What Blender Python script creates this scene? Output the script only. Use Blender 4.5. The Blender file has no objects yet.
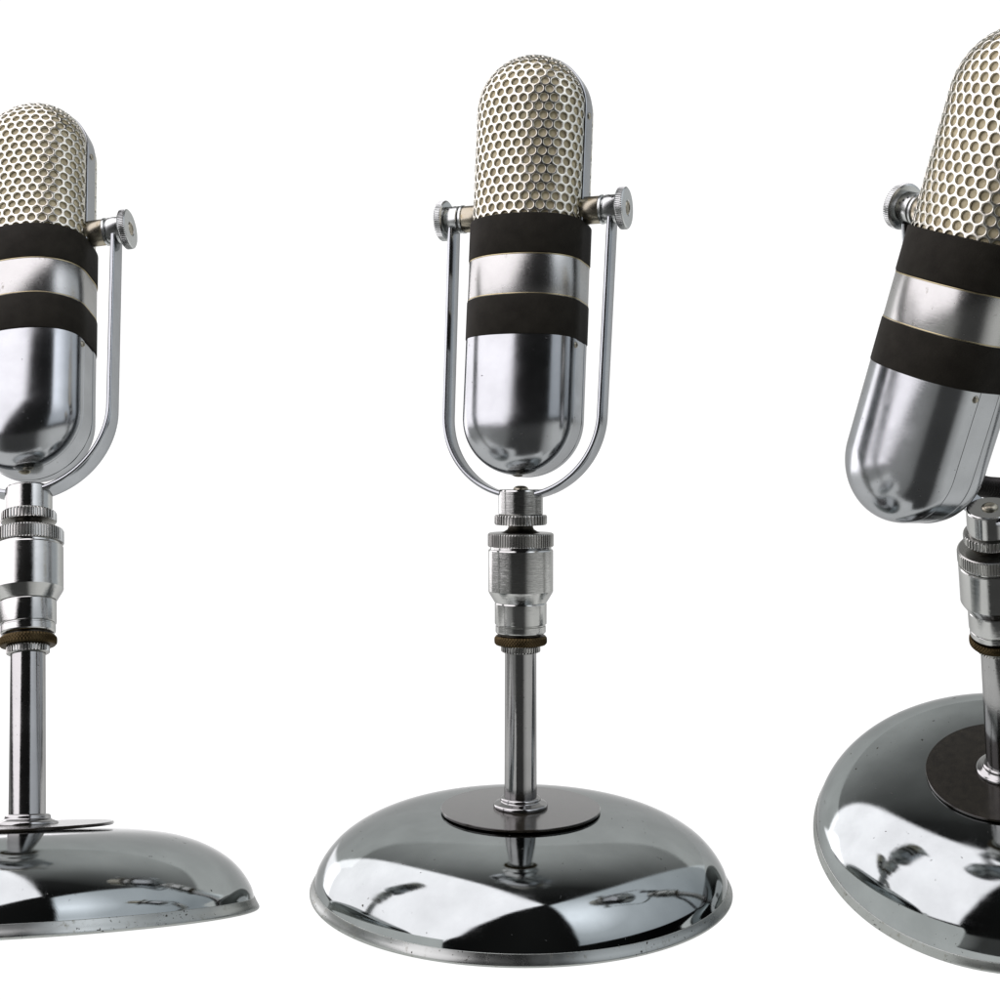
import bpy, bmesh, math, random
import numpy as np
from mathutils import Matrix, Vector

S = 0.0004                      # metres per unit: shapes below are measured in units of 0.4 mm
GROUND = 419.0                  # camera height above the middle microphone's base, in units
scene = bpy.context.scene
COL = scene.collection
PI = math.pi

# ------------------------------------------------------------------ materials
def new_mat(name):
    m = bpy.data.materials.new(name)
    m.use_nodes = True
    nt = m.node_tree
    b = nt.nodes.get('Principled BSDF')
    return m, nt, b

def N(nt, typ, **kw):
    n = nt.nodes.new(typ)
    for k, v in kw.items():
        if k.startswith('i_'):
            n.inputs[k[2:].replace('_', ' ')].default_value = v
        else:
            setattr(n, k, v)
    return n

def ramp(nt, fac, stops):
    r = N(nt, 'ShaderNodeValToRGB')
    el = r.color_ramp.elements
    while len(el) < len(stops):
        el.new(0.5)
    for e, (p, c) in zip(el, stops):
        e.position = p
        e.color = (c[0], c[1], c[2], 1) if hasattr(c, '__len__') else (c, c, c, 1)
    nt.links.new(fac, r.inputs['Fac'])
    return r

def coords(nt, scale):
    tc = N(nt, 'ShaderNodeTexCoord')
    mp = N(nt, 'ShaderNodeMapping')
    mp.inputs['Scale'].default_value = scale if hasattr(scale, '__len__') else (scale,) * 3
    oi = N(nt, 'ShaderNodeObjectInfo')
    wn = N(nt, 'ShaderNodeTexWhiteNoise', noise_dimensions='1D'); nt.links.new(oi.outputs['Random'], wn.inputs['W'])
    ad = N(nt, 'ShaderNodeVectorMath', operation='ADD')
    nt.links.new(tc.outputs['Object'], ad.inputs[0]); nt.links.new(wn.outputs['Color'], ad.inputs[1])
    nt.links.new(ad.outputs[0], mp.inputs['Vector'])
    return mp.outputs['Vector']

def mixc(nt, fac, a, b):
    m = N(nt, 'ShaderNodeMix', data_type='RGBA')
    if hasattr(fac, 'links') or hasattr(fac, 'is_linked'):
        nt.links.new(fac, m.inputs['Factor'])
    else:
        m.inputs['Factor'].default_value = fac
    for v, k in ((a, 6), (b, 7)):
        if hasattr(v, 'is_linked'):
            nt.links.new(v, m.inputs[k])
        else:
            m.inputs[k].default_value = (*v, 1)
    return m.outputs[2]

def metal(name, col, rough, rough_var=0.06, pits=0.0, pit_scale=900.0, pit_cut=0.30, scratch=0.0,
          brush=0.0, brush_scale=(400, 400, 9000), dirt=0.0, dirt_col=(0.10, 0.085, 0.055), scratch_scale=(300, 9000, 300), edge=0.55, lines=0.0, smear=0.0):
    m, nt, b = new_mat(name)
    b.inputs['Metallic'].default_value = 1.0
    b.inputs['Specular Tint'].default_value = (edge, edge, edge, 1)
    col_out = None
    # mottled tarnish
    n1 = N(nt, 'ShaderNodeTexNoise'); n1.inputs['Scale'].default_value = 1.0; n1.inputs['Detail'].default_value = 6
    nt.links.new(coords(nt, 70), n1.inputs['Vector'])
    r1 = ramp(nt, n1.outputs['Fac'], [(0.3, [c * 0.90 for c in col]), (0.7, [min(1, c * 1.06) for c in col])])
    col_out = r1.outputs['Color']
    rr = ramp(nt, n1.outputs['Fac'], [(0.3, max(0.01, rough - rough_var)), (0.75, rough + rough_var)])
    rough_out = rr.outputs['Color']
    if dirt > 0:
        nd = N(nt, 'ShaderNodeTexNoise'); nd.inputs['Scale'].default_value = 1.0; nd.inputs['Detail'].default_value = 9
        nd.inputs['Roughness'].default_value = 0.7
        nt.links.new(coords(nt, 260), nd.inputs['Vector'])
        rd = ramp(nt, nd.outputs['Fac'], [(0.62 - dirt * 0.2, 0.0), (0.80 - dirt * 0.2, 1.0)])
        col_out = mixc(nt, rd.outputs['Color'], col_out, dirt_col)
        rough_out = mixc(nt, rd.outputs['Color'], rough_out, (0.55, 0.55, 0.55))
    if pits > 0:
        v = N(nt, 'ShaderNodeTexNoise'); v.inputs['Scale'].default_value = 1.0; v.inputs['Detail'].default_value = 2.5
        nt.links.new(coords(nt, pit_scale), v.inputs['Vector'])
        big = N(nt, 'ShaderNodeTexNoise'); big.inputs['Scale'].default_value = 1.0; big.inputs['Detail'].default_value = 3
        nt.links.new(coords(nt, 45), big.inputs['Vector'])
        ad = N(nt, 'ShaderNodeMath', operation='MULTIPLY_ADD')
        nt.links.new(big.outputs['Fac'], ad.inputs[0]); ad.inputs[1].default_value = -0.35
        nt.links.new(v.outputs['Fac'], ad.inputs[2])
        rp = ramp(nt, ad.outputs[0], [(pit_cut - 0.205, 1.0), (pit_cut - 0.175, 0.0)])
        ml = N(nt, 'ShaderNodeMath', operation='MULTIPLY'); ml.inputs[1].default_value = pits
        nt.links.new(rp.outputs['Color'], ml.inputs[0])
        col_out = mixc(nt, ml.outputs[0], col_out, (0.03, 0.025, 0.018))
        rough_out = mixc(nt, ml.outputs[0], rough_out, (0.7, 0.7, 0.7))
    if lines > 0:                            # fine handling scratches: thin contour lines of stretched noise, in patches
        for sc3, off in (((14, 520, 330), 0.5), ((420, 16, 260), 0.47), ((190, 230, 9), 0.52)):
            nl = N(nt, 'ShaderNodeTexNoise'); nl.inputs['Scale'].default_value = 1.0; nl.inputs['Detail'].default_value = 0.5
            nt.links.new(coords(nt, sc3), nl.inputs['Vector'])
            d1 = N(nt, 'ShaderNodeMath', operation='SUBTRACT'); nt.links.new(nl.outputs['Fac'], d1.inputs[0]); d1.inputs[1].default_value = off
            d2 = N(nt, 'ShaderNodeMath', operation='ABSOLUTE'); nt.links.new(d1.outputs[0], d2.inputs[0])
            r3 = ramp(nt, d2.outputs[0], [(0.0, 1.0), (0.006, 0.0)])
            pm = N(nt, 'ShaderNodeTexNoise'); pm.inputs['Scale'].default_value = 1.0; pm.inputs['Detail'].default_value = 4
            nt.links.new(coords(nt, 90), pm.inputs['Vector'])
            rpm = ramp(nt, pm.outputs['Fac'], [(0.52, 0.0), (0.66, lines)])
            mm = N(nt, 'ShaderNodeMath', operation='MULTIPLY'); nt.links.new(r3.outputs['Color'], mm.inputs[0]); nt.links.new(rpm.outputs['Color'], mm.inputs[1])
            rough_out = mixc(nt, mm.outputs[0], rough_out, (0.55, 0.55, 0.55))
    if smear > 0:                            # smeared finger grease
        ns_ = N(nt, 'ShaderNodeTexNoise'); ns_.inputs['Scale'].default_value = 1.0; ns_.inputs['Detail'].default_value = 5; ns_.inputs['Distortion'].default_value = 1.2
        nt.links.new(coords(nt, (38, 38, 60)), ns_.inputs['Vector'])
        rs = ramp(nt, ns_.outputs['Fac'], [(0.48, 0.0), (0.72, smear)])
        rough_out = mixc(nt, rs.outputs['Color'], rough_out, (0.36, 0.36, 0.36))
    nt.links.new(col_out, b.inputs['Base Color'])
    nt.links.new(rough_out, b.inputs['Roughness'])
    hs = []
    if scratch > 0:
        s = N(nt, 'ShaderNodeTexNoise'); s.inputs['Scale'].default_value = 1.0; s.inputs['Detail'].default_value = 3
        nt.links.new(coords(nt, scratch_scale), s.inputs['Vector'])
        hs.append((s.outputs['Fac'], scratch))
    if brush > 0:
        s = N(nt, 'ShaderNodeTexNoise'); s.inputs['Scale'].default_value = 1.0; s.inputs['Detail'].default_value = 4
        nt.links.new(coords(nt, brush_scale), s.inputs['Vector'])
        hs.append((s.outputs['Fac'], brush))
    prev = None
    for h, st in hs:
        bp = N(nt, 'ShaderNodeBump'); bp.inputs['Strength'].default_value = st; bp.inputs['Distance'].default_value = 0.0001
        nt.links.new(h, bp.inputs['Height'])
        if prev is not None:
            nt.links.new(prev, bp.inputs['Normal'])
        prev = bp.outputs['Normal']
    if prev is not None:
        nt.links.new(prev, b.inputs['Normal'])
    return m

CH = (0.30, 0.322, 0.318)
M_dome = metal('aged_chrome', CH, 0.055, 0.02, pits=0.9, pit_scale=520, pit_cut=0.265, scratch=0.03, lines=0.10, smear=0.25)
M_rim = metal('worn_rim_metal', (0.33, 0.345, 0.33), 0.30, 0.08, pits=0.9, pit_scale=900, pit_cut=0.31, dirt=0.25, dirt_col=(0.16, 0.15, 0.11))
M_shell = metal('polished_nickel', (0.34, 0.353, 0.36), 0.165, 0.025, pits=0.7, pit_scale=700, pit_cut=0.25, lines=0.10, smear=0.36, brush=0.10, brush_scale=(500, 500, 7000))
M_band = metal('brushed_nickel', (0.36, 0.362, 0.35), 0.25, 0.04, brush=0.25, brush_scale=(350, 350, 9000), dirt=0.05)
M_tube = metal('stand_tube_chrome', (0.31, 0.31, 0.305), 0.14, 0.05, pits=0.7, pit_scale=1200, pit_cut=0.27, brush=0.12, brush_scale=(900, 900, 900))
M_mach = metal('machined_nickel', (0.42, 0.425, 0.41), 0.125, 0.04, brush=0.22, brush_scale=(200, 200, 9000), pits=0.4, pit_scale=900, pit_cut=0.24)
M_yoke = metal('yoke_nickel', (0.32, 0.335, 0.345), 0.18, 0.04, pits=0.4, pit_scale=900, pit_cut=0.24, brush=0.08)
M_knurl = metal('knurled_nickel', (0.40, 0.40, 0.38), 0.27, 0.05, dirt=0.08)
M_knob = metal('knob_nickel', (0.47, 0.485, 0.475), 0.27, 0.05, pits=0.5, pit_scale=1100, pit_cut=0.26)
M_brassy = metal('tarnished_stub_metal', (0.31, 0.285, 0.225), 0.28, 0.06, dirt=0.35, dirt_col=(0.26, 0.20, 0.09))
M_brass = metal('dark_brass', (0.060, 0.044, 0.022), 0.42, 0.1, dirt=0.3, dirt_col=(0.025, 0.02, 0.01))
M_trim = metal('brass_edge', (0.36, 0.31, 0.19), 0.32, 0.05, dirt=0.3, dirt_col=(0.3, 0.25, 0.16))
M_grille = metal('silver_grille_metal', (0.57, 0.555, 0.49), 0.24, 0.06, dirt=0.12, dirt_col=(0.40, 0.35, 0.22))
M_screw = metal('dull_screw_metal', (0.33, 0.31, 0.25), 0.35, 0.06, dirt=0.2)
M_dark = metal('dark_neck_metal', (0.075, 0.07, 0.06), 0.35, 0.08)

def dielectric(name, c0, c1, rough, scale, bump=0.0, bscale=900, spec=0.5):
    m, nt, b = new_mat(name)
    n = N(nt, 'ShaderNodeTexNoise'); n.inputs['Scale'].default_value = 1; n.inputs['Detail'].default_value = 7
    nt.links.new(coords(nt, scale), n.inputs['Vector'])
    r = ramp(nt, n.outputs['Fac'], [(0.32, c0), (0.68, c1)])
    nt.links.new(r.outputs['Color'], b.inputs['Base Color'])
    b.inputs['Roughness'].default_value = rough
    b.inputs['Specular IOR Level'].default_value = spec
    if bump:
        n2 = N(nt, 'ShaderNodeTexNoise'); n2.inputs['Scale'].default_value = 1; n2.inputs['Detail'].default_value = 5
        nt.links.new(coords(nt, bscale), n2.inputs['Vector'])
        bp = N(nt, 'ShaderNodeBump'); bp.inputs['Strength'].default_value = bump; bp.inputs['Distance'].default_value = 0.0002
        nt.links.new(n2.outputs['Fac'], bp.inputs['Height'])
        nt.links.new(bp.outputs['Normal'], b.inputs['Normal'])
    return m

M_black = dielectric('black_leatherette', (0.0095, 0.0082, 0.0055), (0.0165, 0.0148, 0.0108), 0.8, 160, 0.35, 2600, 0.15)
M_disc = dielectric('dark_fibre_disc', (0.012, 0.0105, 0.008), (0.022, 0.0195, 0.0145), 0.17, 300, 0.05, 1500, 0.5)
M_cloth = dielectric('tan_cloth', (0.40, 0.35, 0.22), (0.58, 0.515, 0.35), 0.9, 320, 0.4, 5000, 0.2)
M_hole = dielectric('dark_hollow', (0.006, 0.006, 0.006), (0.01, 0.01, 0.01), 0.8, 100)

def self_lit_white():
    m, nt, b = new_mat('self_lit_white_sheet')
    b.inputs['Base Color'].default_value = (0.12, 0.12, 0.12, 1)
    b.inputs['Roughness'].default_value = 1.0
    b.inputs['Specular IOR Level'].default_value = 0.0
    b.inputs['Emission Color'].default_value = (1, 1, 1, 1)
    b.inputs['Emission Strength'].default_value = 1.0  # glow put into the sheet itself: even white without contact shadows
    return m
M_white = self_lit_white()

# ------------------------------------------------------------------ mesh helpers (units -> metres on build)
class MB:
    def __init__(self):
        self.v = []; self.f = []
    def add(self, verts, faces):
        o = len(self.v)
        self.v += [tuple(map(float, p)) for p in verts]
        self.f += [tuple(i + o for i in q) for q in faces]
        return self
    def grid(self, rows, closed=False, wrap_rows=False):
        """rows: equal length point lists; quads between neighbours."""
        n = len(rows[0]); vs = [p for r in rows for p in r]; fs = []
        R = len(rows)
        for i in range(R if wrap_rows else R - 1):
            j = (i + 1) % R
            for k in range(n if closed else n - 1):
                l = (k + 1) % n
                fs.append((i * n + k, i * n + l, j * n + l, j * n + k))
        return self.add(vs, fs)
    def lathe(self, prof, seg=96, mod=None, cap=True):
        """prof: (radius, z) list; mod(theta, row) multiplies the radius."""
        rows = []
        for i, (r, z) in enumerate(prof):
            row = []
            for k in range(seg):
                t = 2 * PI * k / seg
                q = r + (mod(k, i) if mod else 0)
                row.append((q * math.cos(t), q * math.sin(t), z))
            rows.append(row)
        self.grid(rows, closed=True)
        if cap:
            o = len(self.v)
            for row, flip in ((rows[0], True), (rows[-1], False)):
                ring = [self.v.index(row[0], len(self.v) - seg * len(prof) - 2 if False else 0)] if False else None
                idx = list(range(seg))
                self.add(row, [tuple(reversed(idx)) if flip else tuple(idx)])
        return self
    def build(self, name, mat, sharp=35.0, weld=0.02, flip_check=True):
        me = bpy.data.meshes.new(name)
        bm = bmesh.new()
        vs = [bm.verts.new((p[0] * S, p[1] * S, p[2] * S)) for p in self.v]
        for q in self.f:
            q2 = []
            for i in q:
                if vs[i] not in q2:
                    q2.append(vs[i])
            if len(q2) >= 3:
                try:
                    bm.faces.new(q2)
                except ValueError:
                    pass
        bmesh.ops.remove_doubles(bm, verts=bm.verts, dist=weld * S)
        bmesh.ops.dissolve_degenerate(bm, edges=bm.edges, dist=weld * S * 0.5)
        bmesh.ops.recalc_face_normals(bm, faces=bm.faces)
        bm.to_mesh(me); bm.free()
        me.materials.append(mat)
        for p in me.polygons:
            p.use_smooth = True
        me.set_sharp_from_angle(angle=math.radians(sharp))
        return me

def xform(mb, M):
    mb.v = [tuple(M @ Vector(p)) for p in mb.v]
    return mb

# ------------------------------------------------------------------ head shape
PIV = 669.6
ZT, ZB = 770 - PIV, 464 - PIV          # centres of the upper and lower half rounds (head origin = pivot)
EXPN = 2.2

class Prof:
    """cross-section of a front shell: bulge b at centre, meets the side at half-thickness s, x = a."""
    def __init__(self, a, b, s, n=EXPN):
        t = np.linspace(0, PI / 2, 400)
        rho = a * np.sin(t) ** (2 / n)
        y = s + (b - s) * np.cos(t) ** (2 / n)
        L = np.concatenate([[0], np.cumsum(np.hypot(np.diff(rho), np.diff(y)))])
        self.rho, self.y, self.L = rho, y, L
        d_r = np.gradient(rho, L); d_y = np.gradient(y, L)
        self.nr, self.ny = -d_y, d_r
        self.len = L[-1]
    def at(self, l, off=0.0):
        l = min(max(l, 0), self.len)
        r = np.interp(l, self.L, self.rho); y = np.interp(l, self.L, self.y)
        nr = np.interp(l, self.L, self.nr); ny = np.interp(l, self.L, self.ny)
        k = math.hypot(nr, ny)
        return max(0.0, r + off * nr / k), y + off * ny / k

def surf(P, u, w, zc, off=0.0, down=False):
    """(u, w): unrolled position; w > 0 goes over the rounded end. Front faces -y."""
    if w <= 0:
        r, y = P.at(abs(u), off)
        x = math.copysign(r, u); z = w
    else:
        d = math.hypot(u, w)
        r, y = P.at(d, off)
        x = r * u / d if d > 0 else 0; z = r * w / d if d > 0 else 0
    return (x, -y, zc - z if down else zc + z)

def shell_mesh(P, zc, z_end, down, off=0.0, nu=72, ncap=56, nrow=8, lip=0.0, sgn=1):
    mb = MB()
    us = [P.len * math.sin(PI / 2 * (2 * k / nu - 1)) for k in range(nu + 1)]
    ln = abs(zc - z_end)
    rows = [[surf(P, u, -ln * (1 - i / nrow), zc, off, down) for u in us] for i in range(nrow + 1)]
    mb.grid(rows)
    ls = [P.len * math.sin(PI / 2 * k / (nu // 2)) for k in range(nu // 2 + 1)]
    rows = []
    for j in range(ncap + 1):
        ph = PI * j / ncap
        c, s_ = math.cos(ph), math.sin(ph)
        rows.append([surf(P, l * c, max(l * s_, 1e-9), zc, off, down) for l in ls])
    mb.grid(rows)
    if lip:                                  # edge turned in towards the seam
        a = P.rho[-1]; y = P.y[-1]
        def edge(da, dy):
            pts = []
            e = 1
            for i in range(nrow + 1):
                w = -ln * (1 - i / nrow); pts.append((-(a - da), -(y - dy), zc - w if down else zc + w))
            for j in range(ncap, -1, -1):
                ph = PI * j / ncap; r = a - da
                z = r * math.sin(ph); pts.append((r * math.cos(ph), -(y - dy), zc - z if down else zc + z))
            for i in range(nrow, -1, -1):
                w = -ln * (1 - i / nrow); pts.append((a - da, -(y - dy), zc - w if down else zc + w))
            return pts
        mb.grid([edge(0, 0), edge(0.25, 0.6), edge(0.9, 0.9), edge(lip, 0.9)])
    if sgn < 0:
        mb.v = [(-x, -y, z) for x, y, z in mb.v]
    return mb

def side_strip(a, h, zc, z_end, down, depth=2.0, bev=0.5, ncap=56):
    """flat band that runs along the narrow side and round the end of the head."""
    prof = [(a - depth, -h), (a - bev, -h), (a, -h + bev), (a + 0.25, 0), (a, h - bev), (a - bev, h), (a - depth, h)]
    rows = []
    ln = abs(zc - z_end)
    for i in range(5):
        w = -ln * (1 - i / 4); rows.append([(-r, y, (zc - w) if down else (zc + w)) for r, y in prof])
    for j in range(ncap, -1, -1):
        ph = PI * j / ncap
        rows.append([(r * math.cos(ph), y, zc - r * math.sin(ph) if down else zc + r * math.sin(ph)) for r, y in prof])
    for i in range(4, -1, -1):
        w = -ln * (1 - i / 4); rows.append([(r, y, (zc - w) if down else (zc + w)) for r, y in prof])
    return MB().grid(rows)

def section(a, b, s, off, n=EXPN, k=40):
    """closed outline of the whole head at one height."""
    P = Prof(a, b, s, n); pts = []
    for i in range(k + 1):
        l = P.len * math.sin(PI / 2 * (2 * i / k - 1))
        r, y = P.at(abs(l), off)
        pts.append((math.copysign(r, l), -y))
    pts += [(a + off, -s * 0.33), (a + off, s * 0.33)]
    back = [(-x, -y) for x, y in pts[:k + 1]]
    pts += back
    pts += [(-(a + off), s * 0.33), (-(a + off), -s * 0.33)]
    return pts

def wrap_band(z0, z1, off, bev=1.0, inset=4.0):
    A, B_, S_ = 57.0, 52.0, 9.0
    rows = []
    for o, z in ((off - inset, z0), (off - bev, z0), (off - bev * .3, z0 + bev * .3), (off, z0 + bev), (off, (z0 + z1) / 2),
                 (off, z1 - bev), (off - bev * .3, z1 - bev * .3), (off - bev, z1), (off - inset, z1)):
        rows.append([(x, y, z) for x, y in section(A, B_, S_, o)])
    return MB().grid(rows, closed=True)

Pg = Prof(55.6, 51.0, 10.4)      # grille
Pl = Prof(57.0, 52.0, 12.0)      # lower shell

def grille_mesh(sgn):
    """punched sheet: honeycomb of real round holes wrapped over the front of the head."""
    mb = MB()
    pitch = 10.1; rowh = pitch * math.sqrt(3) / 2; R = pitch / math.sqrt(3)
    ns = 18; rh = 3.92
    wlow = 656 - PIV - ZT
    rings = [(rh + 0.62, 0.0), (rh + 0.22, -0.14), (rh, -0.50), (rh - 0.05, -2.0)]
    hexp = []
    for k in range(6):
        for q in range(3):
            a0, a1 = (k + .5) * PI / 3, (k + 1.5) * PI / 3
            f = q / 3
            hexp.append((R * ((1 - f) * math.cos(a0) + f * math.cos(a1)), R * ((1 - f) * math.sin(a0) + f * math.sin(a1))))
    nc = int(Pg.len / pitch) + 2
    lim = Pg.len
    for j in range(int((lim - wlow) / rowh) + 2):
        for i in range(-nc, nc + 1):
            u0 = i * pitch + (pitch / 2 if j % 2 else 0) + 1.3
            w0 = wlow + j * rowh
            d0 = abs(u0) if w0 <= 0 else math.hypot(u0, w0)
            if d0 > lim + R * 0.95:
                continue
            hole = d0 < lim - rh - 0.9
            def P3(du, dw, off):
                u, ww = u0 + du, w0 + dw
                d = abs(u) if ww <= 0 else math.hypot(u, ww)
                if d > lim:
                    k = lim / d
                    if ww <= 0: u *= k
                    else: u *= k; ww *= k
                return surf(Pg, u, ww, ZT, off)
            outer = [P3(x, y, 0) for x, y in hexp]
            if hole:
                rows = [outer]
                for r, o in rings:
                    rows.append([P3(r * math.cos(2 * PI * k / ns + PI / 6), r * math.sin(2 * PI * k / ns + PI / 6), o) for k in range(ns)])
                mb.grid(rows, closed=True)
            else:
                c = P3(0, 0, 0)
                mb.add(outer + [c], [(k, (k + 1) % ns, ns) for k in range(ns)])
    if sgn < 0:
        mb.v = [(-x, -y, z) for x, y, z in mb.v]
    return mb

def dome_screw(r, h, seg=20, slot=False):
    mb = MB()
    prof = [(r, -1.5), (r, 0.0), (r * .92, h * .45), (r * .7, h * .8), (r * .4, h * .97), (0.01, h)]
    mb.lathe(prof, seg, cap=False)
    return mb

def to_axis(mb, pos, d):
    """turn a +z lathe so it points along d and put it at pos."""
    q = Vector((0, 0, 1)).rotation_difference(Vector(d).normalized()).to_matrix().to_4x4()
    return xform(mb, Matrix.Translation(Vector(pos)) @ q)

# ------------------------------------------------------------------ prototypes: (name, mesh, frame, children)
def knurl(n, depth):
    """4 columns per ridge"""
    return lambda k, i, rows=None: 0

def knurled(prof, nridge, depth, body_rows, twist=0, mat=None):
    seg = nridge * 4
    def mod(k, i):
        if i not in body_rows: return 0
        q = (k + twist * i) % 4
        return (0, -depth, -depth, 0)[q] * 1.0
    return MB().lathe(prof, seg, mod)

def L(prof, seg=96):
    return MB().lathe(prof, seg)

stand = []          # parts in the stand's frame
# dome of the base: smooth spline through measured points, thin sheet with an underside
def smooth_profile(pts, n=8):
    out = []
    P_ = [pts[0]] + pts + [pts[-1]]
    for i in range(1, len(P_) - 2):
        p0, p1, p2, p3 = [np.array(q, float) for q in P_[i - 1:i + 3]]
        for k in range(n):
            t = k / n
            out.append(tuple(0.5 * ((2 * p1) + (-p0 + p2) * t + (2 * p0 - 5 * p1 + 4 * p2 - p3) * t * t + (-p0 + 3 * p1 - 3 * p2 + p3) * t ** 3)))
    out.append(tuple(pts[-1]))
    return out
dome_pts = [(203.6, 10.4), (200.2, 20.5), (191.5, 33.5), (179, 45.5), (161, 56.5), (141, 64.5), (118, 70.0), (92, 73.2), (60, 74.8), (30, 75.3), (6, 75.4)]
dome = MB().lathe(smooth_profile(dome_pts), 160, cap=False)
rim_pts = [(192, 3.0), (201, 0.4), (206.4, 0.0), (208, 0.9), (208.2, 2.2), (207.3, 4.2), (205.8, 6.8), (204.6, 9.2), (204.1, 10.3), (203.7, 10.7), (200, 10.9)]
rim = MB().lathe(smooth_profile(rim_pts, 4), 160, cap=False)
under = L([(190, 3.0), (6, 4.0)], 96)
disc = L([(6, 75.2), (78.6, 75.2), (79.3, 75.6), (79.3, 77.4), (78.8, 78.0), (20, 78.4), (6, 78.4)], 120)
disc_low = None
washer = L(smooth_profile([(26, 77.8), (27, 79.6), (26.2, 82.0), (22.5, 83.6), (20.2, 84.8), (19.8, 87.2), (18.0, 88.6), (15, 88.8)], 4), 72)
pole = L([(16.2, 74.5), (15.7, 235.0)], 64)
silver = knurled([(17.5, 232.6), (19.2, 233.4), (19.6, 234.2), (19.6, 238.6), (19.0, 239.6), (16, 240)], 40, 1.2, (2, 3))
brass = knurled([(20, 239.8), (24.6, 240.4), (26.0, 242.0), (26.2, 244.0), (26.2, 245.6), (26.0, 247.2), (24.4, 249.2), (19, 249.6)], 52, 1.1, (2, 3, 4, 5), twist=2)
groove = L([(19.6, 249.2), (19.6, 253)], 64)
low_cyl = L([(23.6, 251.6), (24.6, 252.4), (25.0, 253.4), (25.0, 258.9), (24.3, 259.4), (24.3, 260.4), (25.6, 261.0), (25.8, 262), (25.8, 281.0), (25.2, 282.4), (24.6, 282.6)], 96)
big_cyl = L([(24.6, 282.2), (26.0, 282.6), (31.4, 291.6), (32.2, 293.6), (32.2, 333.6), (31.6, 334.8), (30.4, 335.2), (30.2, 337.8)], 96)
ring = knurled([(29, 337.4), (31.8, 337.6), (32.6, 338.6), (32.6, 349.4), (32.0, 350.6), (30.8, 351.2), (22, 351.4), (8, 351.4)], 72, 1.3, (2, 3))
neck = L([(20, 351.0), (17, 352.4), (13.2, 354.6), (12.2, 357.2), (12.2, 360)], 48)
nut = knurled([(20, 358.8), (25.0, 359.2), (26.0, 360.4), (26.0, 367.4), (25.2, 368.8), (20, 369.4)], 46, 1.5, (2, 3))
collar = L([(21.2, 369.2), (22.0, 370.2), (22.0, 392.2), (21.4, 393.6), (20.2, 394.2), (7, 394.2)], 72)
collar_screw = to_axis(dome_screw(7.5, 3.4), (0, 0, 394.4), (0, 0, 1))

base_mesh = dome.build('base', M_dome, 30)
STAND = [
    ('base', base_mesh, [('rim', rim.build('rim', M_rim, 40)), ('underside', under.build('underside', M_dark)),
                         ('dark_disc', disc.build('dark_disc', M_disc, 30)), ('flange', washer.build('flange', M_tube, 50))]),
    ('pole', pole.build('pole', M_tube, 30), [('knurled_collar', silver.build('knurled_collar', M_knurl, 25)),
                                              ('brass_lock_ring', brass.build('brass_lock_ring', M_brass, 20)),
                                              ('groove', groove.build('groove', M_dark))]),
    ('coupling', big_cyl.build('coupling', M_mach, 12), [('lower_sleeve', low_cyl.build('lower_sleeve', M_mach, 12)),
                                                         ('knurled_ring', ring.build('knurled_ring', M_knurl, 25))]),
    ('swivel_neck', neck.build('swivel_neck', M_dark, 40), [('knurled_nut', nut.build('knurled_nut', M_knurl, 25))]),
]

# yoke (frame: stand axes turned and leaned about the collar; z measured from z = 394)
def yoke_mesh():
    r, zc, ztop = 81.5, 468.5 - 394, PIV - 394 - 10.5; spread = 2.8
    path = []
    for i in range(9):
        path.append((-r - spread * (1 - i / 8), ztop + (zc - ztop) * i / 8, -1, 0))
    n = 64
    for i in range(1, n):
        a = PI + PI * i / n
        path.append((r * math.cos(a), zc + r * math.sin(a), math.cos(a), math.sin(a)))
    for i in range(9):
        path.append((r + spread * i / 8, zc + (ztop - zc) * i / 8, 1, 0))
    h, t = 11.5, 2.4
    prof = [(-h, -t + 1.1), (-h, t - 1.1), (-h + .45, t - .4), (-h + 1.3, t), (-h * .4, t + .18), (h * .4, t + .18), (h - 1.3, t), (h - .45, t - .4), (h, t - 1.1), (h, -t + 1.1),
            (h - .45, -t + .4), (h - 1.3, -t), (-h + 1.3, -t), (-h + .45, -t + .4)]
    rows = [[(x + nx * d, y, z + nz * d) for y, d in prof] for x, z, nx, nz in path]
    mb = MB().grid(rows, closed=True)
    for row, fl in ((rows[0], False), (rows[-1], True)):
        idx = list(range(len(prof)))
        mb.add(row, [tuple(reversed(idx)) if fl else tuple(idx)])
    return mb
yoke = yoke_mesh()

def knob_parts(sg):
    d = (sg, 0, 0)
    stub = to_axis(L([(13.0, 54), (13.4, 55), (13.4, 71.5), (13.0, 72.3), (10, 72.4)], 48), (0, 0, 0), d)
    wash = to_axis(L([(10, 72.2), (13.6, 72.4), (14.2, 73.0), (14.2, 75.0), (13.6, 75.6), (11.8, 75.8), (11.6, 77.4), (10, 77.4)], 48), (0, 0, 0), d)
    sleeve = to_axis(L([(10, 77.0), (13.0, 77.2), (13.8, 78.0), (13.8, 90.2), (13.2, 91.0), (8, 91.2)], 64), (0, 0, 0), d)
    kp = [(11, 91.0), (18.6, 91.2), (20.2, 92.4), (20.5, 93.2), (20.5, 97.8), (20.0, 98.8), (18.8, 99.6), (8.2, 99.9)]
    kn = knurled(kp + [(7.4, 99.2), (4.4, 99.0)], 64, 0.85, (3, 4))
    kn = to_axis(kn, (0, 0, 0), d)
    pin = to_axis(L([(6.6, 98.4), (6.8, 99.4), (6.2, 100.2), (4.4, 100.5), (4.2, 100.0), (1, 99.9)], 32), (0, 0, 0), d)
    dots = MB()
    for i, (ax, ang) in enumerate(((81.5, 62), (84.0, 48), (87.0, 36))):
        a = math.radians(ang)
        n = (0, -math.cos(a), math.sin(a))
        q = to_axis(L([(1.1, -0.4), (1.1, 0.12), (0.1, 0.14)], 12), (sg * (166 - ax) if False else sg * ax, n[1] * 13.8, n[2] * 13.8), n)
        dots.add(q.v, q.f)
    return stub, wash, sleeve, kn, pin, dots

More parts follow.
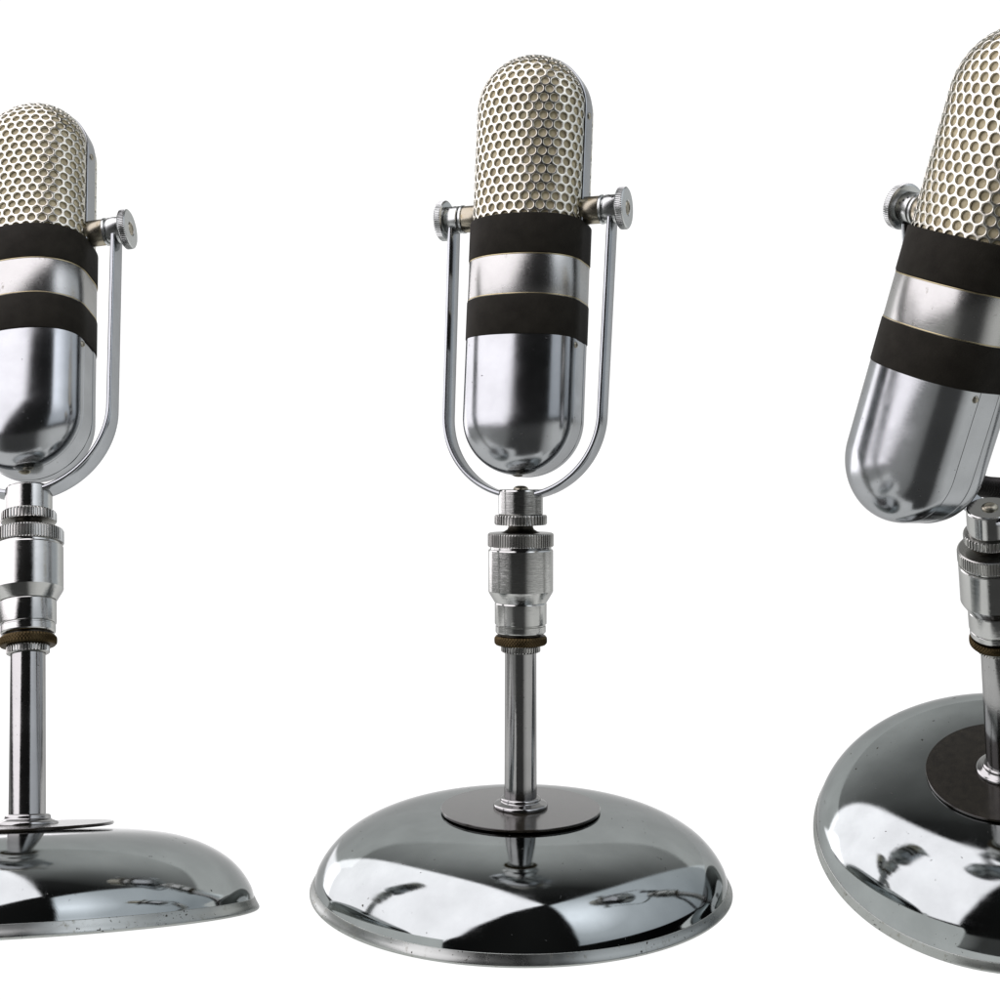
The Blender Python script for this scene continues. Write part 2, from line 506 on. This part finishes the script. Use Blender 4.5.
HEAD = []
for sgn in (1, -1):
    g = grille_mesh(sgn).build('grille', M_grille, 50, weld=0.03)
    cl = shell_mesh(Pg, ZT, 655 - PIV, False, off=-2.3, sgn=sgn).build('cloth', M_cloth, 60)
    HEAD.append(('grille', g, [('cloth', cl)]))
side = side_strip(57.0, 10.0, ZT, 655 - PIV, False).build('side_frame', M_yoke, 30)
rv = []
for sg in (1, -1):
    rv.append(('rivet', to_axis(dome_screw(3.4, 1.8), (sg * 57.1, -1.0, 764 - PIV), (sg, 0, 0)).build('rivet', M_screw, 60)))
HEAD.append(('side_frame', side, rv))
HEAD.append(('black_band', wrap_band(618 - PIV, 657 - PIV, 1.4, 1.2).build('black_band', M_black, 50), []))
cb = wrap_band(577.5 - PIV, 618 - PIV, 0.7, 0.5).build('metal_band', M_band, 50)
tr = [('brass_edge', wrap_band(z - .6, z + .6, 0.95, 0.3, 3.0).build('brass_edge', M_trim, 50)) for z in (578.6 - PIV, 617.2 - PIV)]
HEAD.append(('metal_band', cb, tr))
HEAD.append(('black_band', wrap_band(539.5 - PIV, 577.5 - PIV, 1.4, 1.0).build('black_band', M_black, 50), []))
ls = shell_mesh(Pl, ZB, 541 - PIV, True, lip=1.6)
lb = shell_mesh(Pl, ZB, 541 - PIV, True, lip=1.6, sgn=-1)
sc = []
for sx in (1, -1):
    sc.append(('screw', to_axis(dome_screw(3.3, 2.0), (sx * 56.4, -16.0, -136), (sx, -0.55, 0)).build('screw', M_screw, 60)))
tip = ('tip_screw', to_axis(dome_screw(6.0, 2.2), (0, -11.0, ZB - 55.8), (0, -0.2, -1)).build('tip_screw', M_screw, 60))
HEAD.append(('lower_shell', ls.build('lower_shell', M_shell, 40), sc + [tip]))
HEAD.append(('lower_shell', lb.build('lower_shell', M_shell, 40), []))
HEAD.append(('lower_side_band', side_strip(56.7, 11.25, ZB, 541 - PIV, True).build('lower_side_band', M_shell, 30), []))
KN = []
for sg in (1, -1):
    stub, wash, sleeve, kn, pin, dots = knob_parts(sg)
    KN.append(('pivot_stub', stub.build('pivot_stub', M_brassy, 40), [('spacer_ring', wash.build('spacer_ring', M_knob, 40))]))
    KN.append(('pivot_knob', kn.build('pivot_knob', M_knob, 25), [('pin', pin.build('pin', M_brassy, 40)), ('sleeve', sleeve.build('sleeve', M_knob, 40)),
                                                                  ('adjustment_mark', dots.build('adjustment_mark', M_hole, 40))]))
YOKE = ('yoke', yoke.build('yoke', M_yoke, 50))
COLLAR = ('yoke_collar', collar.build('yoke_collar', M_mach, 12))
COLSC = ('collar_screw', collar_screw.build('collar_screw', M_screw, 60))

# ------------------------------------------------------------------ assemble the three microphones
def link(name, mesh, parent, M=None):
    o = bpy.data.objects.new(name, mesh)
    COL.objects.link(o)
    if parent is not None:
        o.parent = parent
    if M is not None:
        o.matrix_local = M
    return o

def T(x, y, z): return Matrix.Translation(Vector((x, y, z)) * S)

def base_turn(r, p):
    return T(0, 0, 77) @ Matrix.Rotation(r, 4, 'Y') @ Matrix.Rotation(p, 4, 'X') @ T(0, 0, -77)

def microphone(label, pos, pitch, roll, yaw, lean, head_pitch, lateral=1.0, yoke_pitch=0.0, base_roll=0.0, base_pitch=0.0, disc_tilt=0.0):
    root = bpy.data.objects.new('microphone', None)
    root.empty_display_size = 0.05
    COL.objects.link(root)
    root['label'] = label; root['category'] = 'microphone'; root['group'] = 'chrome table microphones'
    px, py, pz = pos
    root.matrix_world = T(px, py, pz + GROUND) @ Matrix.Rotation(roll, 4, 'Y') @ Matrix.Rotation(pitch, 4, 'X')
    lat = Matrix.Diagonal((lateral, lateral, 1, 1))
    for name, me, kids in STAND:
        p = link(name, me, root, (base_turn(base_roll, base_pitch) @ lat) if name == 'base' else lat)
        for kn_, km in kids:
            k_ = link(kn_, km, p)
            if kn_ == 'dark_disc' and disc_tilt:
                k_.matrix_local = T(0, 0, 78.4) @ Matrix.Rotation(disc_tilt, 4, 'X') @ Matrix.Diagonal((0.95, 0.95, 1, 1)) @ T(0, 0, -76.5)
    Y = T(0, 0, 394) @ Matrix.Rotation(yaw, 4, 'Z') @ Matrix.Rotation(lean, 4, 'Y') @ Matrix.Rotation(yoke_pitch, 4, 'X')
    y = link(YOKE[0], YOKE[1], root, Y)
    c = link(COLLAR[0], COLLAR[1], y, Y.inverted() @ T(0, 0, 0) @ lat)
    link(COLSC[0], COLSC[1], y, Y.inverted())
    PM = Y @ T(0, 0, PIV - 394)
    for name, me, kids in KN:
        p = link(name, me, root, PM)
        for kn_, km in kids:
            link(kn_, km, p)
    HM = PM @ Matrix.Rotation(head_pitch, 4, 'X')
    for name, me, kids in HEAD:
        p = link(name, me, root, HM)
        for kn_, km in kids:
            link(kn_, km, p)
    return root

POSES = [
    dict(label='upright chrome microphone, dark base disc seen edge-on, one yoke arm in view',
         pos=(-410.3, 1073.1367, -393.4534), pitch=-0.3254, roll=-0.1119, yaw=-0.0402, lean=0.000, head_pitch=0.0,
         yoke_pitch=-0.0579, base_roll=0.078, base_pitch=0.056, lateral=0.975, disc_tilt=0.042),
    dict(label='upright chrome microphone seen whole, both pivot knobs and its entire round base in view',
         pos=(20.5, 1235.867, -418.1858), pitch=0.002, roll=0.0, yaw=-0.3827, lean=0.006, head_pitch=0.0, yoke_pitch=-0.0927),
    dict(label='chrome microphone with its head tipped aslant before its stand, base seen from above',
         pos=(542.985, 1333.15, -387.489), pitch=0.4326, roll=-0.2400, yaw=-1.2012, lean=0.0358, head_pitch=-0.4374, lateral=0.966),
]
mics = [microphone(**p) for p in POSES]

# ------------------------------------------------------------------ lead of the tipped microphone: ribbed dark cable from the back of its head
def unproject(px, py, d):
    t = math.atan(35 / 1250); c, s_ = math.cos(t), math.sin(t)
    X, U = (px - 500) / 1250 * d, (500 - py) / 1250 * d
    return Vector((X, d * c + U * s_, -d * s_ + U * c))
def cable(points, r, rib, depth, seg=20):
    P_ = [points[0]] + points + [points[-1]]; pts = []
    for i in range(1, len(P_) - 2):
        p0, p1, p2, p3 = P_[i - 1:i + 3]
        for k in range(60):
            t = k / 60
            pts.append(0.5 * ((2 * p1) + (-p0 + p2) * t + (2 * p0 - 5 * p1 + 4 * p2 - p3) * t * t + (-p0 + 3 * p1 - 3 * p2 + p3) * t ** 3))
    out = [pts[0]]; acc = 0.0                            # resample evenly: two rows per rib
    step = rib / 2
    for a_, b_ in zip(pts, pts[1:]):
        L_ = (b_ - a_).length
        while L_ > 0 and acc + L_ >= step:
            a_ = a_ + (b_ - a_).normalized() * (step - acc); out.append(a_); L_ = (b_ - a_).length; acc = 0.0
        acc += L_
    rows = []; n = None
    for i, p in enumerate(out):
        d = (out[min(i + 1, len(out) - 1)] - out[max(i - 1, 0)]).normalized()
        if n is None: n = d.orthogonal().normalized()
        n = (n - d * n.dot(d)).normalized(); b2 = d.cross(n)
        q = r - (depth if i % 2 else 0)
        rows.append([tuple(p + (n * math.cos(2 * PI * k / seg) + b2 * math.sin(2 * PI * k / seg)) * q) for k in range(seg)])
    return MB().grid(rows, closed=True)
bpy.context.view_layer.update()
rt = mics[2]
cpts = [unproject(940, 470, 1188), unproject(962, 481, 1202), unproject(986, 487, 1216), unproject(1012, 491, 1226), unproject(1062, 512, 1240),
        unproject(1112, 580, 1250), unproject(1135, 700, 1262), unproject(1150, 790, 1268)]
M_cable = dielectric('ribbed_black_rubber', (0.006, 0.0055, 0.005), (0.012, 0.011, 0.009), 0.4, 200, 0.2, 2000, 0.3)
link('cable', cable(cpts, 10.8, 3.4, 1.3).build('cable', M_cable, 60), rt, rt.matrix_world.inverted() @ T(0, 0, GROUND))

# ------------------------------------------------------------------ surface: one white sheet, given its own added glow, that dips and lifts under the bases
def plane_z(p, x, y):
    R = Matrix.Rotation(p['roll'], 4, 'Y') @ Matrix.Rotation(p['pitch'], 4, 'X') @ base_turn(p.get('base_roll', 0), p.get('base_pitch', 0))
    o = Vector(p['pos']) + (R @ Vector((0, 0, 0))) / S
    n = R.to_3x3() @ Vector((0, 0, 1))
    return o.z - (n.x * (x - o.x) + n.y * (y - o.y)) / n.z
def sst(a, b, t):
    t = min(max((t - a) / (b - a), 0), 1); return t * t * (3 - 2 * t)
def sheet_z(x, y):
    x = min(max(x, -900), 900)
    zl, zm, zr = [plane_z(p, x, y) for p in POSES]
    a = sst(-214, -189, x); b = sst(236, 335, x)
    z = (zl * (1 - a) + zm * a) * (1 - b) + zr * b
    k = sst(1560, 2300, y)
    z = z * (1 - k) + (-470) * k
    return z - 1.2
xs = sorted(set([-1400, -1200, -1050] + list(range(-900, -240, 60)) + list(range(-230, -180, 4)) + list(range(-180, 230, 40)) + list(range(230, 345, 8)) + list(range(345, 900, 60)) + [900, 1050, 1200, 1400]))
def front(x):                                          # the sheet ends just before each base
    return 862 + (972 - 862) * sst(-214, -189, x) + (1104 - 972) * sst(236, 335, x)
def wide(y):
    return 1.0 + 2.2 * sst(1400, 5600, y) if y > 1400 else 1.0
grid = []
drop = [1.0 if x <= -214 else 0.0 if x >= -189 else 1 - sst(-214, -189, x) for x in xs]
grid.append([(x, front(x) - 8, sheet_z(x, front(x)) - 14 - 110 * d) for x, d in zip(xs, drop)])
for k in range(0, 6):                                   # rounded front edge
    a = PI / 2 * k / 5
    grid.append([(x, front(x) - 5 * math.cos(a), sheet_z(x, front(x)) - 5 * (1 - math.sin(a))) for x in xs])
YT = 1160
for i in range(1, 9):
    grid.append([(x, front(x) + (YT - front(x)) * i / 8, sheet_z(x, front(x) + (YT - front(x)) * i / 8)) for x in xs])
for y in [YT + 30 * i for i in range(1, 16)] + [1640 + i * 60 for i in range(0, 13)] + [2600, 3200, 4000, 4800]:
    grid.append([(x * wide(y), y, sheet_z(x, y)) for x in xs])
for k in range(1, 13):                                  # sweep up into the back wall
    a = PI / 2 * k / 12
    y = 4800 + 1200 * math.sin(a)
    grid.append([(x * wide(y), y, -471.2 + 1200 * (1 - math.cos(a))) for x in xs])
grid.append([(x * wide(6000), 6000, 2650) for x in xs])
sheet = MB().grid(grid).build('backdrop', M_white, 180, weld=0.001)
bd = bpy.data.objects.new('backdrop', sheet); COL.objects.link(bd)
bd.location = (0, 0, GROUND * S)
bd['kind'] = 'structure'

# ------------------------------------------------------------------ studio: dim room (world), two soft boxes and an added fill strip
w = bpy.data.worlds.new('World'); scene.world = w; w.use_nodes = True
nt = w.node_tree
bg = nt.nodes['Background']
tc = N(nt, 'ShaderNodeTexCoord')
sep = N(nt, 'ShaderNodeSeparateXYZ'); nt.links.new(tc.outputs['Generated'], sep.inputs[0])
ry = ramp(nt, sep.outputs['Y'], [(0.0, 0.02), (0.22, 0.05), (0.45, 0.32), (0.70, 0.78), (0.88, 1.0)])
ax = N(nt, 'ShaderNodeMath', operation='ABSOLUTE'); nt.links.new(sep.outputs['X'], ax.inputs[0])
fx = N(nt, 'ShaderNodeMath', operation='MULTIPLY_ADD'); nt.links.new(ax.outputs[0], fx.inputs[0]); fx.inputs[1].default_value = -0.85; fx.inputs[2].default_value = 1.0
vm = N(nt, 'ShaderNodeVectorMath', operation='SCALE'); nt.links.new(ry.outputs['Color'], vm.inputs[0]); nt.links.new(fx.outputs[0], vm.inputs['Scale'])
# the lit studio floor in front, darker where the camera and tripod stand
mz = N(nt, 'ShaderNodeMapRange'); mz.interpolation_type = 'SMOOTHSTEP'; nt.links.new(sep.outputs['Z'], mz.inputs['Value'])
mz.inputs['From Min'].default_value = -0.03; mz.inputs['From Max'].default_value = -0.09
axs = N(nt, 'ShaderNodeMath', operation='MULTIPLY_ADD'); nt.links.new(sep.outputs['X'], axs.inputs[0]); axs.inputs[1].default_value = 0.5; axs.inputs[2].default_value = 0.5
rx_ = ramp(nt, axs.outputs[0], [(0.03, 0.50), (0.17, 0.34), (0.22, 0.09), (0.63, 0.09), (0.72, 0.60), (0.86, 1.0)])
vf = N(nt, 'ShaderNodeVectorMath', operation='SCALE'); nt.links.new(rx_.outputs['Color'], vf.inputs[0]); nt.links.new(mz.outputs[0], vf.inputs['Scale'])
vx = N(nt, 'ShaderNodeVectorMath', operation='MAXIMUM'); nt.links.new(vm.outputs[0], vx.inputs[0]); nt.links.new(vf.outputs[0], vx.inputs[1])
nt.links.new(vx.outputs[0], bg.inputs['Color'])
bg.inputs['Strength'].default_value = 1.0

def softbox(name, target, dist, corners, radiance, color, hot=None):
    """three-cornered soft box: an area lamp shaped by a black mask; corners are directions from the target
    (bottom back, top, bottom front)."""
    tgt = Vector(target)
    dirs = [Vector(c).normalized() for c in corners]
    c = (dirs[0] + dirs[1] + dirs[2]).normalized()
    P1, P2, P3 = [tgt + d * (dist / d.dot(c)) for d in dirs]
    e1 = (P1 - P3).normalized()
    e2 = (P2 - P3); e2 = (e2 - e1 * e2.dot(e1)).normalized()
    us = [(p - P3).dot(e1) for p in (P1, P2, P3)]; vs = [(p - P3).dot(e2) for p in (P1, P2, P3)]
    u0, u1, v0, v1 = min(us), max(us), min(vs), max(vs)
    X, Y = e1, e2
    if X.cross(Y).dot(c) < 0:
        X = -X
    Z = X.cross(Y)
    ld = bpy.data.lights.new(name, 'AREA'); ld.shape = 'RECTANGLE'
    ld.size, ld.size_y = u1 - u0, v1 - v0
    ld.energy = radiance * PI * ld.size * ld.size_y
    ld.color = color
    o = bpy.data.objects.new(name, ld); COL.objects.link(o)
    R = Matrix((X, Y, Z)).transposed().to_4x4()
    o.matrix_world = Matrix.Translation(P3 + e1 * (u0 + u1) / 2 + e2 * (v0 + v1) / 2) @ R
    ld.use_nodes = True
    n = ld.node_tree; em = n.nodes['Emission']
    g = N(n, 'ShaderNodeNewGeometry')
    val = None
    cen = (P1 + P2 + P3) / 3
    for A, B in ((P1, P2), (P2, P3), (P3, P1)):
        m = (B - A).cross(Z).normalized()
        if m.dot(cen - A) < 0:
            m = -m
        dt = N(n, 'ShaderNodeVectorMath', operation='DOT_PRODUCT'); n.links.new(g.outputs['Position'], dt.inputs[0]); dt.inputs[1].default_value = m
        mr = N(n, 'ShaderNodeMapRange'); mr.interpolation_type = 'SMOOTHSTEP'
        n.links.new(dt.outputs['Value'], mr.inputs['Value'])
        mr.inputs['From Min'].default_value = m.dot(A); mr.inputs['From Max'].default_value = m.dot(A) + 0.05
        if val is None:
            val = mr.outputs[0]
        else:
            mu = N(n, 'ShaderNodeMath', operation='MULTIPLY'); n.links.new(val, mu.inputs[0]); n.links.new(mr.outputs[0], mu.inputs[1]); val = mu.outputs[0]
    if hot:
        d = Vector(hot[0]).normalized(); H = tgt + d * (dist / d.dot(c))
        ds = N(n, 'ShaderNodeVectorMath', operation='DISTANCE'); n.links.new(g.outputs['Position'], ds.inputs[0]); ds.inputs[1].default_value = H
        sc_ = N(n, 'ShaderNodeMath', operation='DIVIDE'); n.links.new(ds.outputs['Value'], sc_.inputs[0]); sc_.inputs[1].default_value = 2.0 * dist
        r = ramp(n, sc_.outputs[0], hot[1])
        vs_ = N(n, 'ShaderNodeVectorMath', operation='SCALE'); n.links.new(r.outputs['Color'], vs_.inputs[0]); n.links.new(val, vs_.inputs['Scale'])
        n.links.new(vs_.outputs[0], em.inputs['Color'])
    else:
        n.links.new(val, em.inputs['Strength'])
    return o

tgt = (0.01, 0.48, 0.05)
softbox('soft_box', tgt, 1.0, [(-0.60, 0.79, -0.03), (0.15, -0.17, 0.97), (-0.65, -0.755, 0.08)], 2.75, (1.0, 0.95, 1.0))
softbox('soft_box', tgt, 1.0, [(0.60, 0.79, 0.04), (0.16, -0.20, 0.97), (0.46, -0.87, 0.13)], 1.0, (0.93, 0.955, 1.0),
        hot=((0.36, -0.42, 0.82), [(0.04, (2.5, 2.5, 2.6)), (0.25, (1.1, 1.12, 1.16)), (0.7, (0.55, 0.58, 0.61))]))
softbox('added_strip_fill', tgt, 1.0, [(-0.36, 0.93, -0.04), (-0.70, 0.66, 0.27), (-0.86, 0.51, -0.05)], 2.6, (1.0, 0.95, 1.0))  # added lamp, there only to whiten the tipped microphone's lower shell

# ------------------------------------------------------------------ camera
cd = bpy.data.cameras.new('camera'); cam = bpy.data.objects.new('camera', cd); COL.objects.link(cam)
cd.sensor_fit = 'HORIZONTAL'; cd.sensor_width = 36; cd.lens = 45.0
cd.clip_start = 0.02; cd.clip_end = 100
cam.location = (0, 0, GROUND * S)
cam.rotation_euler = (PI / 2 - math.atan(35 / 1250), 0, 0)
scene.camera = cam

scene.view_settings.view_transform = 'Standard'
scene.view_settings.look = 'None'
scene.view_settings.exposure = 0
scene.view_settings.gamma = 1
scene.view_settings.use_curve_mapping = False
